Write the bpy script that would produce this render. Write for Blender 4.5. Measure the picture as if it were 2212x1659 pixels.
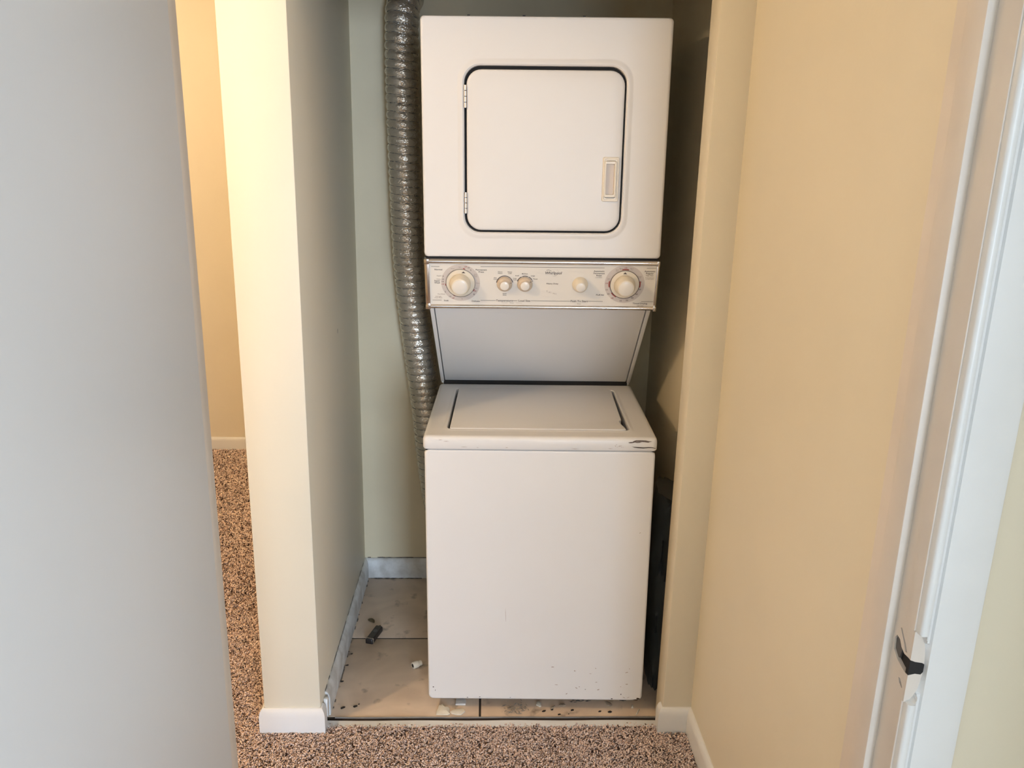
import bpy, bmesh, math, random
import numpy as np
from mathutils import Vector, Matrix, noise
random.seed(7)
rng = np.random.default_rng(11)
R = math.radians
for o in list(bpy.data.objects): bpy.data.objects.remove(o)
scene = bpy.context.scene
C = scene.collection

# ------------------------------------------------------------------ camera
IMG_W, F_PX = 2212.0, 1770.0
def make_camera():
    cam = bpy.data.cameras.new('camera'); cam.sensor_width = 36.0; cam.lens = 36.0 * F_PX / IMG_W
    cam.clip_start = 0.02
    o = bpy.data.objects.new('camera', cam); C.objects.link(o)
    yaw, pit, rol = R(2.0986), R(15.6506), R(1.2628)
    f = Vector((math.sin(yaw)*math.cos(pit), math.cos(yaw)*math.cos(pit), -math.sin(pit)))
    r = Vector((math.cos(yaw), -math.sin(yaw), 0)); u = r.cross(f)
    r2 = r*math.cos(rol) + u*math.sin(rol); u2 = -r*math.sin(rol) + u*math.cos(rol)
    m = Matrix((r2, u2, -f)).transposed().to_4x4(); m.translation = (-0.0734, -1.9917, 1.5137)
    o.matrix_world = m
    scene.camera = o
make_camera()

# ------------------------------------------------------------------ world, daylight, exposure
w = bpy.data.worlds.new('world'); scene.world = w; w.use_nodes = True
w.node_tree.nodes['Background'].inputs[0].default_value = (0.75, 0.88, 1.0, 1)
w.node_tree.nodes['Background'].inputs[1].default_value = 0.6
WIN = dict(x0=0.62, x1=2.22, z0=0.12, z1=2.02, y=-5.90)
def window_light():
    l = bpy.data.lights.new('window_daylight', 'AREA'); l.shape = 'RECTANGLE'
    l.size = WIN['x1']-WIN['x0']; l.size_y = WIN['z1']-WIN['z0']; l.energy = 290; l.color = (0.63, 0.79, 1.0)
    o = bpy.data.objects.new('window_daylight', l); C.objects.link(o)
    o.location = ((WIN['x0']+WIN['x1'])/2, WIN['y']+0.02, (WIN['z0']+WIN['z1'])/2)
    o.rotation_euler = (R(90), 0, 0)          # shines towards +y
window_light()
HALL_LAMP = (-1.50, -0.965, 2.05); HALL_E = 368.0
ROOM_LAMP = (-1.75, 0.85, 2.10);  ROOM_E = 200.0
LAMP_COL = (1.0, 0.735, 0.455)
v = scene.view_settings
v.view_transform = 'Standard'; v.look = 'None'; v.gamma = 1.0; v.use_curve_mapping = False; v.exposure = 0.0

# ------------------------------------------------------------------ materials
def mat(name, col, rough=0.5, metal=0.0, var=0.0, vscale=8.0, bump=0.0, bscale=60.0, spec=0.5, coat=0.0, vcol=None, emit=None):
    m = bpy.data.materials.new(name); m.use_nodes = True
    nt = m.node_tree; b = nt.nodes['Principled BSDF']
    b.inputs['Base Color'].default_value = (*col, 1); b.inputs['Roughness'].default_value = rough
    b.inputs['Metallic'].default_value = metal; b.inputs['Specular IOR Level'].default_value = spec
    b.inputs['Coat Weight'].default_value = coat
    tc = nt.nodes.new('ShaderNodeTexCoord')
    if var > 0 or vcol:
        n = nt.nodes.new('ShaderNodeTexNoise'); n.inputs['Scale'].default_value = vscale; n.inputs['Detail'].default_value = 6
        nt.links.new(tc.outputs['Object'], n.inputs['Vector'])
        cr = nt.nodes.new('ShaderNodeValToRGB'); c2 = vcol if vcol else tuple(c*(1-var) for c in col)
        cr.color_ramp.elements[0].position = 0.33; cr.color_ramp.elements[0].color = (*c2, 1)
        cr.color_ramp.elements[1].position = 0.62; cr.color_ramp.elements[1].color = (*col, 1)
        nt.links.new(n.outputs['Fac'], cr.inputs['Fac']); nt.links.new(cr.outputs['Color'], b.inputs['Base Color'])
    if bump > 0:
        n2 = nt.nodes.new('ShaderNodeTexNoise'); n2.inputs['Scale'].default_value = bscale; n2.inputs['Detail'].default_value = 4
        nt.links.new(tc.outputs['Object'], n2.inputs['Vector'])
        bp = nt.nodes.new('ShaderNodeBump'); bp.inputs['Strength'].default_value = bump; bp.inputs['Distance'].default_value = 0.002
        nt.links.new(n2.outputs['Fac'], bp.inputs['Height']); nt.links.new(bp.outputs['Normal'], b.inputs['Normal'])
    if emit:
        b.inputs['Emission Color'].default_value = (*emit[0], 1); b.inputs['Emission Strength'].default_value = emit[1]
    return m
M = {}
M['paint']   = mat('cream_wall_paint', (0.765, 0.70, 0.56), 0.5, var=0.03, vscale=3, bump=0.12, bscale=90, spec=0.35)
M['closet']  = mat('closet_paint_warm_bounce', (0.77, 0.675, 0.485), 0.5, var=0.06, vscale=4, bump=0.12, bscale=90, spec=0.35)  # wall cream, yellowed so warm bounced light sits in the colour
M['trim']    = mat('white_trim_paint', (0.76, 0.76, 0.755), 0.32, var=0.03, vscale=12, bump=0.10, bscale=70)
M['oldtrim'] = mat('worn_trim_paint', (0.74, 0.75, 0.75), 0.5, vcol=(0.50, 0.49, 0.47), vscale=22, bump=0.3, bscale=60)
M['jamb']    = mat('door_frame_paint', (0.70, 0.63, 0.56), 0.4, var=0.05, vscale=14, bump=0.15, bscale=60)
M['door']    = mat('door_paint', (0.69, 0.69, 0.70), 0.38, var=0.02, vscale=3, bump=0.05, bscale=120)
M['ceil']    = mat('ceiling_paint', (0.82, 0.80, 0.76), 0.8, bump=0.3, bscale=140)
M['carpetb'] = mat('carpet_backing', (0.42, 0.31, 0.25), 0.95, var=0.5, vscale=180, bump=0.8, bscale=240, spec=0.1)
M['enamel']  = mat('white_enamel', (0.77, 0.755, 0.745), 0.34, var=0.012, vscale=5, spec=0.35, coat=0.0)
M['plastic'] = mat('almond_plastic', (0.78, 0.70, 0.57), 0.30)
M['knobtop'] = mat('white_plastic', (0.82, 0.78, 0.72), 0.22)
M['knobtan'] = mat('tan_plastic', (0.60, 0.49, 0.38), 0.35)
M['face']    = mat('panel_print_white', (0.80, 0.76, 0.70), 0.35)
M['ring']    = mat('print_grey', (0.62, 0.56, 0.52), 0.4)
M['ink']     = mat('print_ink', (0.11, 0.085, 0.075), 0.5)
M['inkpale'] = mat('print_ink_pale', (0.30, 0.25, 0.22), 0.5)
M['red']     = mat('print_red', (0.36, 0.06, 0.045), 0.5)
M['chrome']  = mat('chrome', (0.74, 0.71, 0.69), 0.16, metal=1.0, bump=0.04, bscale=30)
M['alu']     = mat('scuffed_aluminium', (0.62, 0.58, 0.54), 0.35, metal=0.6, var=0.2, vscale=30)
M['steel']   = mat('worn_steel', (0.42, 0.39, 0.37), 0.4, metal=1.0, var=0.4, vscale=60)
M['dark']    = mat('gap_shade', (0.012, 0.011, 0.011), 0.8)  # near-black that paints the shade in gaps, seams and holes
M['darkgrey']  = mat('dark_grey_and_tub_shade', (0.10, 0.095, 0.095), 0.6)
M['rubber']  = mat('black_rubber', (0.03, 0.03, 0.03), 0.6)
M['baremetal'] = mat('exposed_metal', (0.22, 0.18, 0.165), 0.6, vcol=(0.045, 0.03, 0.025), vscale=120)
M['rust']    = mat('rust_edge', (0.035, 0.022, 0.018), 0.8)
M['scuff']   = mat('scuff_brown', (0.42, 0.33, 0.28), 0.6)
M['grime']   = mat('grime', (0.09, 0.075, 0.065), 0.9, vcol=(0.22, 0.2, 0.18), vscale=90)
M['smudge']  = mat('smudge', (0.27, 0.24, 0.21), 0.9, vcol=(0.08, 0.065, 0.055), vscale=70)
M['mark']    = mat('wall_smudge', (0.50, 0.46, 0.39), 0.8)
M['grout']   = mat('dark_grout', (0.035, 0.027, 0.022), 0.9)
M['chip']    = mat('paint_chip', (0.80, 0.76, 0.67), 0.6, var=0.1, vscale=60)
M['chipdk']  = mat('dull_chip', (0.42, 0.34, 0.26), 0.7, var=0.3, vscale=80)
M['leaf']    = mat('dry_leaf', (0.16, 0.12, 0.06), 0.7, var=0.4, vscale=60)
M['straw']   = mat('grey_leaf_bits', (0.30, 0.27, 0.23), 0.8, var=0.4, vscale=80)
M['burnt']   = mat('black_plastic', (0.028, 0.022, 0.02), 0.35, var=0.5, vscale=40)
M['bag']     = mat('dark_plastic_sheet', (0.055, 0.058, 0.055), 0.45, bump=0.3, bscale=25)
M['glass']   = mat('lamp_bulb_hall', (1, 1, 1), 0.4, emit=(LAMP_COL, HALL_E))
M['glass2']  = mat('lamp_bulb_room', (1, 1, 1), 0.4, emit=(LAMP_COL, ROOM_E))
M['brass']   = mat('brass', (0.65, 0.50, 0.25), 0.3, metal=1.0)

def tile_material():
    m = bpy.data.materials.new('beige_tile'); m.use_nodes = True; nt = m.node_tree; b = nt.nodes['Principled BSDF']
    tc = nt.nodes.new('ShaderNodeTexCoord')
    n = nt.nodes.new('ShaderNodeTexNoise'); n.inputs['Scale'].default_value = 5; n.inputs['Detail'].default_value = 8; n.inputs['Distortion'].default_value = 1.2
    nt.links.new(tc.outputs['Object'], n.inputs['Vector'])
    cr = nt.nodes.new('ShaderNodeValToRGB')
    cr.color_ramp.elements[0].position = 0.3; cr.color_ramp.elements[0].color = (0.56, 0.44, 0.34, 1)
    cr.color_ramp.elements[1].position = 0.7; cr.color_ramp.elements[1].color = (0.77, 0.62, 0.48, 1)
    nt.links.new(n.outputs['Fac'], cr.inputs['Fac'])
    n2 = nt.nodes.new('ShaderNodeTexNoise'); n2.inputs['Scale'].default_value = 17; n2.inputs['Detail'].default_value = 10
    nt.links.new(tc.outputs['Object'], n2.inputs['Vector'])
    c2 = nt.nodes.new('ShaderNodeValToRGB'); c2.color_ramp.elements[0].position = 0.60; c2.color_ramp.elements[0].color = (0, 0, 0, 1)
    c2.color_ramp.elements[1].position = 0.74; c2.color_ramp.elements[1].color = (0.8, 0.8, 0.8, 1)
    nt.links.new(n2.outputs['Fac'], c2.inputs['Fac'])
    mx = nt.nodes.new('ShaderNodeMixRGB'); mx.inputs['Color2'].default_value = (0.16, 0.12, 0.09, 1)
    nt.links.new(c2.outputs['Color'], mx.inputs['Fac']); nt.links.new(cr.outputs['Color'], mx.inputs['Color1'])
    nt.links.new(mx.outputs['Color'], b.inputs['Base Color']); b.inputs['Roughness'].default_value = 0.42
    return m
M['tile'] = tile_material()

def foil_material():
    m = bpy.data.materials.new('crinkled_foil'); m.use_nodes = True; nt = m.node_tree; b = nt.nodes['Principled BSDF']
    b.inputs['Metallic'].default_value = 0.75; b.inputs['Roughness'].default_value = 0.27
    tc = nt.nodes.new('ShaderNodeTexCoord')
    n = nt.nodes.new('ShaderNodeTexNoise'); n.inputs['Scale'].default_value = 60; n.inputs['Detail'].default_value = 3; n.inputs['Distortion'].default_value = 1.0
    nt.links.new(tc.outputs['Object'], n.inputs['Vector'])
    cr = nt.nodes.new('ShaderNodeValToRGB')
    cr.color_ramp.elements[0].color = (0.50, 0.45, 0.375, 1); cr.color_ramp.elements[1].color = (0.76, 0.70, 0.61, 1)
    nt.links.new(n.outputs['Fac'], cr.inputs['Fac']); nt.links.new(cr.outputs['Color'], b.inputs['Base Color'])
    v = nt.nodes.new('ShaderNodeTexNoise'); v.inputs['Scale'].default_value = 105; v.inputs['Detail'].default_value = 1; v.inputs['Distortion'].default_value = 1.3
    mp = nt.nodes.new('ShaderNodeMapping'); mp.inputs['Scale'].default_value = (0.7, 0.7, 1.5); mp.inputs['Rotation'].default_value = (0.0, 0.45, 0.0)
    nt.links.new(tc.outputs['Object'], mp.inputs['Vector']); nt.links.new(mp.outputs['Vector'], v.inputs['Vector'])
    bp = nt.nodes.new('ShaderNodeBump'); bp.inputs['Strength'].default_value = 0.6; bp.inputs['Distance'].default_value = 0.0042
    nt.links.new(v.outputs['Fac'], bp.inputs['Height']); nt.links.new(bp.outputs['Normal'], b.inputs['Normal'])
    return m
M['foil'] = foil_material()

def pile_material():
    m = bpy.data.materials.new('carpet_yarn'); m.use_nodes = True; nt = m.node_tree; b = nt.nodes['Principled BSDF']
    a = nt.nodes.new('ShaderNodeAttribute'); a.attribute_name = 'yarn'
    nt.links.new(a.outputs['Color'], b.inputs['Base Color']); b.inputs['Roughness'].default_value = 0.9
    b.inputs['Specular IOR Level'].default_value = 0.15
    return m
M['pile'] = pile_material()

# ------------------------------------------------------------------ mesh helpers
class MB:
    def __init__(self): self.v = []; self.f = []
    def add(self, verts, faces):
        o = len(self.v); self.v += [tuple(p) for p in verts]; self.f += [tuple(i+o for i in f) for f in faces]; return self
    def box(self, x0, x1, y0, y1, z0, z1):
        vs = [(x, y, z) for x in (x0, x1) for y in (y0, y1) for z in (z0, z1)]
        return self.add(vs, [(0,1,3,2),(4,6,7,5),(0,4,5,1),(2,3,7,6),(0,2,6,4),(1,5,7,3)])
    def prism(self, pts, fn, a, b):
        """outline pts (2D) extruded from a to b; fn(p, t) -> 3D"""
        n = len(pts)
        vs = [fn(p, a) for p in pts] + [fn(p, b) for p in pts]
        fs = [tuple(range(n)), tuple(range(2*n-1, n-1, -1))] + [(i, n+i, n+(i+1) % n, (i+1) % n) for i in range(n)]
        return self.add(vs, fs)
    def loft(self, loops, cap0=True, cap1=True):
        n = len(loops[0]); o = []
        fs = []
        for l in loops: o += l
        for k in range(len(loops)-1):
            for i in range(n):
                fs.append((k*n+i, k*n+(i+1) % n, (k+1)*n+(i+1) % n, (k+1)*n+i))
        if cap0: fs.append(tuple(range(n-1, -1, -1)))
        if cap1: fs.append(tuple((len(loops)-1)*n+i for i in range(n)))
        return self.add(o, fs)
    def tube(self, path, r, n=8, caps=True):
        path = [Vector(p) for p in path]; loops = []
        T = (path[1]-path[0]).normalized(); N = T.orthogonal().normalized()
        for k, p in enumerate(path):
            t = (path[min(k+1, len(path)-1)]-path[max(k-1, 0)]).normalized()
            N = (N - t*N.dot(t)).normalized(); B = t.cross(N); rr = r[k] if hasattr(r, '__len__') else r
            loops.append([tuple(p+(N*math.cos(6.28318*i/n)+B*math.sin(6.28318*i/n))*rr) for i in range(n)])
        return self.loft(loops, caps, caps)
    def build(self, name, m, parent=None, smooth=None, bevel=0.0, seg=2, weld=True):
        me = bpy.data.meshes.new(name); bm = bmesh.new()
        vs = [bm.verts.new(p) for p in self.v]
        for f in self.f:
            try: bm.faces.new([vs[i] for i in f])
            except ValueError: pass
        if weld: bmesh.ops.remove_doubles(bm, verts=bm.verts, dist=1e-6)
        bmesh.ops.recalc_face_normals(bm, faces=bm.faces)
        if bevel > 0:
            es = [e for e in bm.edges if len(e.link_faces) == 2 and e.calc_face_angle(0) > R(35)]
            bmesh.ops.bevel(bm, geom=es, offset=bevel, segments=seg, affect='EDGES', profile=0.5, clamp_overlap=True)
        bm.to_mesh(me); bm.free()
        me.materials.append(M[m] if isinstance(m, str) else m)
        o = bpy.data.objects.new(name, me); C.objects.link(o)
        if smooth is None: smooth = 40
        if smooth:
            me.polygons.foreach_set('use_smooth', [True]*len(me.polygons))
            me.set_sharp_from_angle(angle=R(smooth))
        if parent: o.parent = parent
        return o

def rrect(hw, hh, r, n=6, cx=0, cy=0):
    """rounded rectangle, counter-clockwise"""
    r = max(r, 1e-4); pts = []
    for sx, sy, a0 in ((1,1,0),(-1,1,90),(-1,-1,180),(1,-1,270)):
        for k in range(n+1):
            a = R(a0+90*k/n); pts.append((cx+sx*(hw-r)+r*math.cos(a), cy+sy*(hh-r)+r*math.sin(a)))
    return pts
def tag(o, label=None, cat=None, group=None, kind=None):
    if label: o['label'] = label
    if cat: o['category'] = cat
    if group: o['group'] = group
    if kind: o['kind'] = kind
    return o
def empty(name, loc=(0,0,0), rot=(0,0,0), parent=None):
    o = bpy.data.objects.new(name, None); C.objects.link(o); o.location = loc; o.rotation_euler = rot; o.empty_display_size = 0.05
    if parent: o.parent = parent
    return o
def struct(name, mb, m, **k):
    return tag(mb.build(name, m, **k), kind='structure')

# ------------------------------------------------------------------ dimensions of the place
H = 2.30                                   # ceiling
YP = -0.092                                # front plane of the closet
YB = 0.75                                  # closet back wall
XL0, XL1 = -0.650, -0.499                  # partition between closet and room
XR = 0.500                                 # closet right wall / hall right wall 0.505
XRL, XRR = 0.4265, 0.505                    # stub beside the closet opening
YN, YF = -1.150, -1.032                    # doorway wall, near and far face
XJ, XJL = 0.440, -0.405                    # door frame faces
YFAR = 2.08
HOLE = (0.943, -1.150)

# ------------------------------------------------------------------ setting
def setting():
    # floor slab, with tiles inside the closet
    fl = struct('floor', MB().box(-2.5, 2.5, -6.1, 2.3, -0.10, -0.008), 'carpetb')
    # carpet base rises close to the threshold
    g = MB(); g.box(XL1, XR, -0.045, YB, -0.008, -0.0011)
    gr = g.build('grout_bed', 'grout', fl)
    T = 0.406; yg, xg, gap = 0.346, -0.071, 0.0030
    rows = [(yg-T, yg), (yg, yg+T)]
    for (a, b) in rows:
        x = xg - 2*T
        while x < XR:
            x0, x1 = (x if x-T > XL1-T+0.03 else XL1+0.001-gap), (x+T if x < xg-0.01 else XR-0.001); y0, y1 = max(a, -0.040), min(b, YB-0.001)
            if x1-x0 > 0.03 and x > XL1-0.05 and x < xg+0.1:
                MB().box(x0+gap, x1-gap, y0+gap, y1-gap, -0.004, 0.0).build('tile', 'tile', fl, bevel=0.0008)
            x += T
    # partition (post end + closet left wall): its end is rounded a little at the corners
    struct('wall_closet_left', MB().box(XL0, XL1, YP, YB+0.1, -0.05, H), 'paint', bevel=0.004)
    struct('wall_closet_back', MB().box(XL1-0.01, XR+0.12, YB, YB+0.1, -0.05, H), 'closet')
    struct('wall_hall_right', MB().box(XRR, XRR+0.12, YF-0.02, YP+0.02, -0.05, H), 'paint')
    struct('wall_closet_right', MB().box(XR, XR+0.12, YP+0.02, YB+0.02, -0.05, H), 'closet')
    struct('wall_closet_stub', MB().box(XRL, XRR+0.02, YP, YP+0.078, -0.05, H), 'paint', bevel=0.003)
    struct('wall_closet_header', MB().box(XL1-0.01, XRR, YP, YP+0.11, 1.895, H), 'paint')  # unseen header, set low to shade the upper closet from the hall lamp
    # doorway wall: three pieces round the opening
    struct('wall_doorway_right', MB().box(XJ+0.019, 2.4, YN, YF, -0.05, H), 'paint')
    struct('wall_doorway_left', MB().box(-2.4, XJL-0.019, YN, YF, -0.05, H), 'paint')
    struct('wall_doorway_header', MB().box(XJL-0.02, XJ+0.02, YN, YF, 2.06, H), 'paint')
    struct('wall_far', MB().box(-2.5, XL0, YFAR, YFAR+0.1, -0.05, H), 'paint')
    struct('wall_left', MB().box(-2.5, -2.4, YN, YFAR+0.05, -0.05, H), 'paint')
    struct('wall_room_right', MB().box(XL0, XL0+0.1, YB+0.1, YFAR, -0.05, H), 'paint')
    # the room the picture is taken from
    struct('wall_bedroom_left', MB().box(-0.90, -0.80, -5.9, YN, -0.05, H), 'paint')
    struct('wall_added_light_block', MB().box(0.66, 2.35, -2.70, YN, -0.05, H), 'paint')  # unseen block added to shade the right casing from the window
    struct('wall_bedroom_right', MB().box(2.3, 2.4, -5.9, -2.68, -0.05, H), 'paint')
    wb = MB(); y0, y1 = -6.0, -5.9
    wb.box(-0.9, WIN['x0'], y0, y1, -0.05, H); wb.box(WIN['x1'], 2.4, y0, y1, -0.05, H)
    wb.box(WIN['x0'], WIN['x1'], y0, y1, -0.05, WIN['z0']); wb.box(WIN['x0'], WIN['x1'], y0, y1, WIN['z1'], H)
    struct('wall_bedroom_back', wb, 'paint', weld=False)
    wn = MB(); xm = (WIN['x0']+WIN['x1'])/2
    for a, b in ((WIN['x0'], WIN['x0']+0.04), (xm-0.02, xm+0.02), (WIN['x1']-0.04, WIN['x1'])): wn.box(a, b, -5.97, -5.93, WIN['z0'], WIN['z1'])
    for a, b in ((WIN['z0'], WIN['z0']+0.04), (WIN['z1']-0.04, WIN['z1'])): wn.box(WIN['x0'], WIN['x1'], -5.97, -5.93, a, b)
    struct('window_1', wn, 'trim', weld=False)
    struct('ceiling', MB().box(-2.5, 2.5, -6.1, 2.3, H, H+0.08), 'ceil')
setting()

def base_profile(h, t):
    return [(0, 0), (t, 0), (t, h*0.72), (t*0.85, h*0.86), (t*0.45, h*0.97), (t*0.2, h), (0, h)]
def baseboard(name, path, h=0.072, t=0.012, m='trim', z=0.0):
    """profile swept along a floor path; the room lies on the right-hand side of the path"""
    P = [Vector((x, y)) for x, y in path]; prof = base_profile(h, t); loops = []
    for k, p in enumerate(P):
        d0 = (P[k]-P[k-1]).normalized() if k > 0 else None; d1 = (P[k+1]-P[k]).normalized() if k < len(P)-1 else None
        if d0 is None: d0 = d1
        if d1 is None: d1 = d0
        n0 = Vector((d0.y, -d0.x)); n1 = Vector((d1.y, -d1.x)); b = (n0+n1); b = b/(b.dot(n0))
        loops.append([(p.x+b.x*u, p.y+b.y*u, z+w_) for u, w_ in prof])
    return struct(name, MB().loft(loops), m, bevel=0)
baseboard('baseboard_post', [(XL0, YB+0.1), (XL0, YP), (XL1, YP), (XL1, YP+0.020)], h=0.078, z=-0.006)
bb_cl = baseboard('baseboard_closet_left', [(XL1, -0.030), (XL1, YB)], h=0.076, t=0.013, m='oldtrim')
bb_cb = baseboard('baseboard_closet_back', [(XL1, YB), (XR, YB)], h=0.076, t=0.013, m='oldtrim')
baseboard('baseboard_hall', [(XRL, YP+0.022), (XRL, YP), (XRR, YP), (XRR, YF)], h=0.078, z=-0.006)
baseboard('baseboard_far', [(-2.4, YFAR), (XL0, YFAR)], h=0.072, z=-0.004)

MB().add([(XL1+0.0006, 0.362+0.006*math.cos(R(a)), 1.008+0.009*math.sin(R(a))*(1.0 if a % 60 else 0.7)) for a in range(0, 360, 30)], [tuple(range(12))]).build('wall_scuff', 'mark', bpy.data.objects['wall_closet_left'], smooth=0)
def ragged_strip(a, b, width, fn, step=0.012, thick=0.0006, seed=0, drop=0.0):
    """thin ragged band of dirt between parameter a and b; fn(t, s, d) -> point, s across, d out of the surface"""
    rr = random.Random(seed); mb = MB(); t = a; run = []
    def flush(run):
        if len(run) < 2: return
        lo = [fn(t, -w*0.5, thick) for t, w in run]; hi = [fn(t, w*0.5, thick) for t, w in run]
        n = len(run); mb.add(lo+hi, [(i, i+1, n+i+1, n+i) for i in range(n-1)])
    while t < b:
        if rr.random() < drop: flush(run); run = []
        else: run.append((t, width*rr.uniform(0.25, 1.3)))
        t += step*rr.uniform(0.6, 1.5)
    flush(run)
    return mb
# dirty caulk lines along the closet baseboards
ragged_strip(-0.03, YB-0.01, 0.0045, lambda t, s, d: (XL1+d+0.0004, t, 0.078+s), seed=1, drop=0.12).build('grime_line', 'grime', bb_cl, smooth=0)
ragged_strip(-0.02, YB-0.02, 0.007, lambda t, s, d: (XL1+0.0145+s*0.7, t, 0.0008), step=0.009, seed=2, drop=0.34).build('grime_line', 'smudge', bb_cl, smooth=0)
ragged_strip(XL1+0.01, 0.1, 0.004, lambda t, s, d: (t, YB-d-0.0004, 0.0775+s), seed=3, drop=0.05).build('grime_line', 'grime', bb_cb, smooth=0)
ragged_strip(XL1+0.02, 0.1, 0.008, lambda t, s, d: (t, YB-0.016+s, 0.0008), seed=4, drop=0.08).build('grime_line', 'grime', bb_cb, smooth=0)

# ------------------------------------------------------------------ door frame and door
def notch_prism(outline, y0, y1): return MB().prism(outline, lambda p, t: (p[0], t, p[1]), y0, y1)
def door_frame():
    # right frame board, with the torn-out latch pocket cut through its near edge
    jb = MB().box(XJ, XJ+0.019, YN-0.002, YF+0.002, -0.02, 2.045).build('frame_board', 'jamb', bevel=0.0015)
    st = MB().box(XJ-0.011, XJ+0.001, -1.1105, -1.072, -0.02, 2.03).build('stop_strip', 'jamb', bevel=0.0015)
    cut = MB()
    cut.prism([(-1.1150,0.949),(-1.1190,0.9545),(-1.1265,0.953),(-1.1320,0.946),(-1.1400,0.942),(-1.170,0.945),(-1.170,0.921),(-1.150,0.921),(-1.138,0.923),(-1.1265,0.9265),(-1.1165,0.934)][::-1],
              lambda p, t: (t, p[0], p[1]), XJ-0.01, XJ+0.014)
    cut.prism([(-1.124,0.9675),(-1.126,0.969),(-1.139,0.956),(-1.146,0.9465),(-1.141,0.946),(-1.137,0.953)], lambda p, t: (t, p[0], p[1]), XJ-0.01, XJ+0.006)
    cut.prism([(-1.136,0.907),(-1.140,0.908),(-1.148,0.900),(-1.146,0.8985),(-1.139,0.902)], lambda p, t: (t, p[0], p[1]), XJ-0.01, XJ+0.005)
    co = cut.build('cutter', 'dark', weld=False, smooth=0)
    md = jb.modifiers.new('b', 'BOOLEAN'); md.object = co; md.operation = 'DIFFERENCE'; md.solver = 'EXACT'
    bpy.context.view_layer.update()
    me = bpy.data.meshes.new_from_object(jb.evaluated_get(bpy.context.evaluated_depsgraph_get()))
    jb.modifiers.clear(); jb.data = me; bpy.data.objects.remove(co)
    tag(jb, kind='structure'); jb.name = 'trim_2'; st.parent = jb
    # grey strike remnant; dark blocks stand in for shade inside pocket and slots
    MB().prism([(-1.1155,0.948),(-1.1195,0.9540),(-1.1265,0.9525),(-1.1320,0.9460),(-1.1290,0.9290),(-1.1260,0.9280),(-1.1170,0.9350)], lambda p, t: (t, p[0], p[1]), XJ+0.0020, XJ+0.0040).build('strike_remnant', 'darkgrey', jb, smooth=0)
    MB().box(XJ+0.0050, XJ+0.0145, YN+0.0005, -1.116, 0.918, 0.955).build('latch_pocket_shade', 'dark', jb, smooth=0)
    MB().box(XJ+0.0030, XJ+0.0045, -1.146, -1.1235, 0.944, 0.970).build('screw_slot_shade', 'dark', jb, smooth=0)
    MB().box(XJ+0.0030, XJ+0.0045, -1.148, -1.135, 0.897, 0.909).build('screw_slot_shade', 'dark', jb, smooth=0)
    # flat casing with a rounded inner bead; the bead is scooped away where the strike plate sat
    x0, x1 = XJ+0.003, XJ+0.075
    def casing(name, sgn, xi):
        z0, z1 = -0.01, 2.11
        bead = [(0.0, 0.0), (0.0, 0.0100), (0.0012, 0.0126), (0.0035, 0.0138), (0.0080, 0.0138), (0.0098, 0.0125), (0.0108, 0.0085), (0.0150, 0.0085)]
        flat = [(0.0150, 0.0085), (0.0165, 0.0118), (0.060, 0.0150), (0.067, 0.014), (0.070, 0.010), (0.070, 0.0)]
        prof = bead + flat[1:]
        zs = [z0] + ([0.884+0.002*i for i in range(0, 50)] if sgn > 0 else []) + [z1]
        loops = []
        for z in zs:
            e = 0.0
            if sgn > 0:
                q = (z-0.933)/0.047
                e = 0.0155*math.sqrt(max(0, 1-q*q)) if abs(q) < 1 else 0.0
            loops.append([(xi+sgn*max(u, e), YN-(d if u >= e else min(d, 0.004)), z) for u, d in prof])
        return struct(name, MB().loft(loops), 'trim', weld=False)
    casing('trim_3', 1, XJ+0.002); casing('trim_4', -1, XJL-0.002)
    def fan(a0, a1, name, m, dy=0.0):
        arc = [(XJ+0.002+0.0165*math.cos(R(a)), 0.933+0.048*math.sin(R(a))) for a in range(a0, a1+1, 5)]
        pts = [(XJ, arc[-1][1]), (XJ, arc[0][1])]+arc
        MB().prism(pts, lambda p, t: (p[0], t, p[1]), YN-0.0048+dy, YN-0.001).build(name, m, jb, smooth=0)
    fan(-90, 90, 'bare_edge', 'jamb')
    MB().prism([(XJ-0.0003, 0.9430), (XJ+0.006, 0.9405), (XJ+0.0150, 0.9390), (XJ+0.0182, 0.9370), (XJ+0.0176, 0.9270), (XJ+0.0150, 0.9235), (XJ+0.008, 0.9245), (XJ-0.0003, 0.9225)], lambda p, t: (p[0], t, p[1]), YN-0.0052, YN+0.001).build('latch_pocket_shade', 'dark', jb, smooth=0)  # dark plate painting the pocket's shade across the bare edge
    lj = struct('trim_5', MB().box(XJL-0.019, XJL, YN, YF, -0.02, 2.045), 'jamb', bevel=0.0015)
    MB().box(XJL-0.001, XJL+0.011, -1.1105, -1.072, -0.02, 2.03).build('stop_strip', 'jamb', lj, bevel=0.0015)
    struct('trim_6', MB().box(XJL-0.019, XJ+0.019, YN, YF, 2.045, 2.064), 'jamb')
    struct('trim_7', MB().box(XJL-0.07, XJ+0.07, YN-0.014, YN, 2.05, 2.12), 'trim', bevel=0.003)
    # flush door swung open against the left
    d = struct('door_1', MB().box(-0.4055, -0.3705, -1.985, YN-0.003, 0.012, 2.035), 'door', bevel=0.0012)
    k = MB(); prof = [(0.0, 0.0), (0.032, 0.0), (0.032, 0.006), (0.012, 0.010), (0.011, 0.03), (0.022, 0.038), (0.027, 0.050), (0.022, 0.062), (0.0, 0.065)]
    for sx, xf in ((1, -0.3705), (-1, -0.4055)):
        k.loft([[(xf+sx*h, -1.925+max(r, 1e-4)*math.cos(6.2832*i/20), 0.94+max(r, 1e-4)*math.sin(6.2832*i/20)) for i in range(20)] for r, h in prof], False, False)
    k.build('door_knob', 'brass', d)
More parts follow.
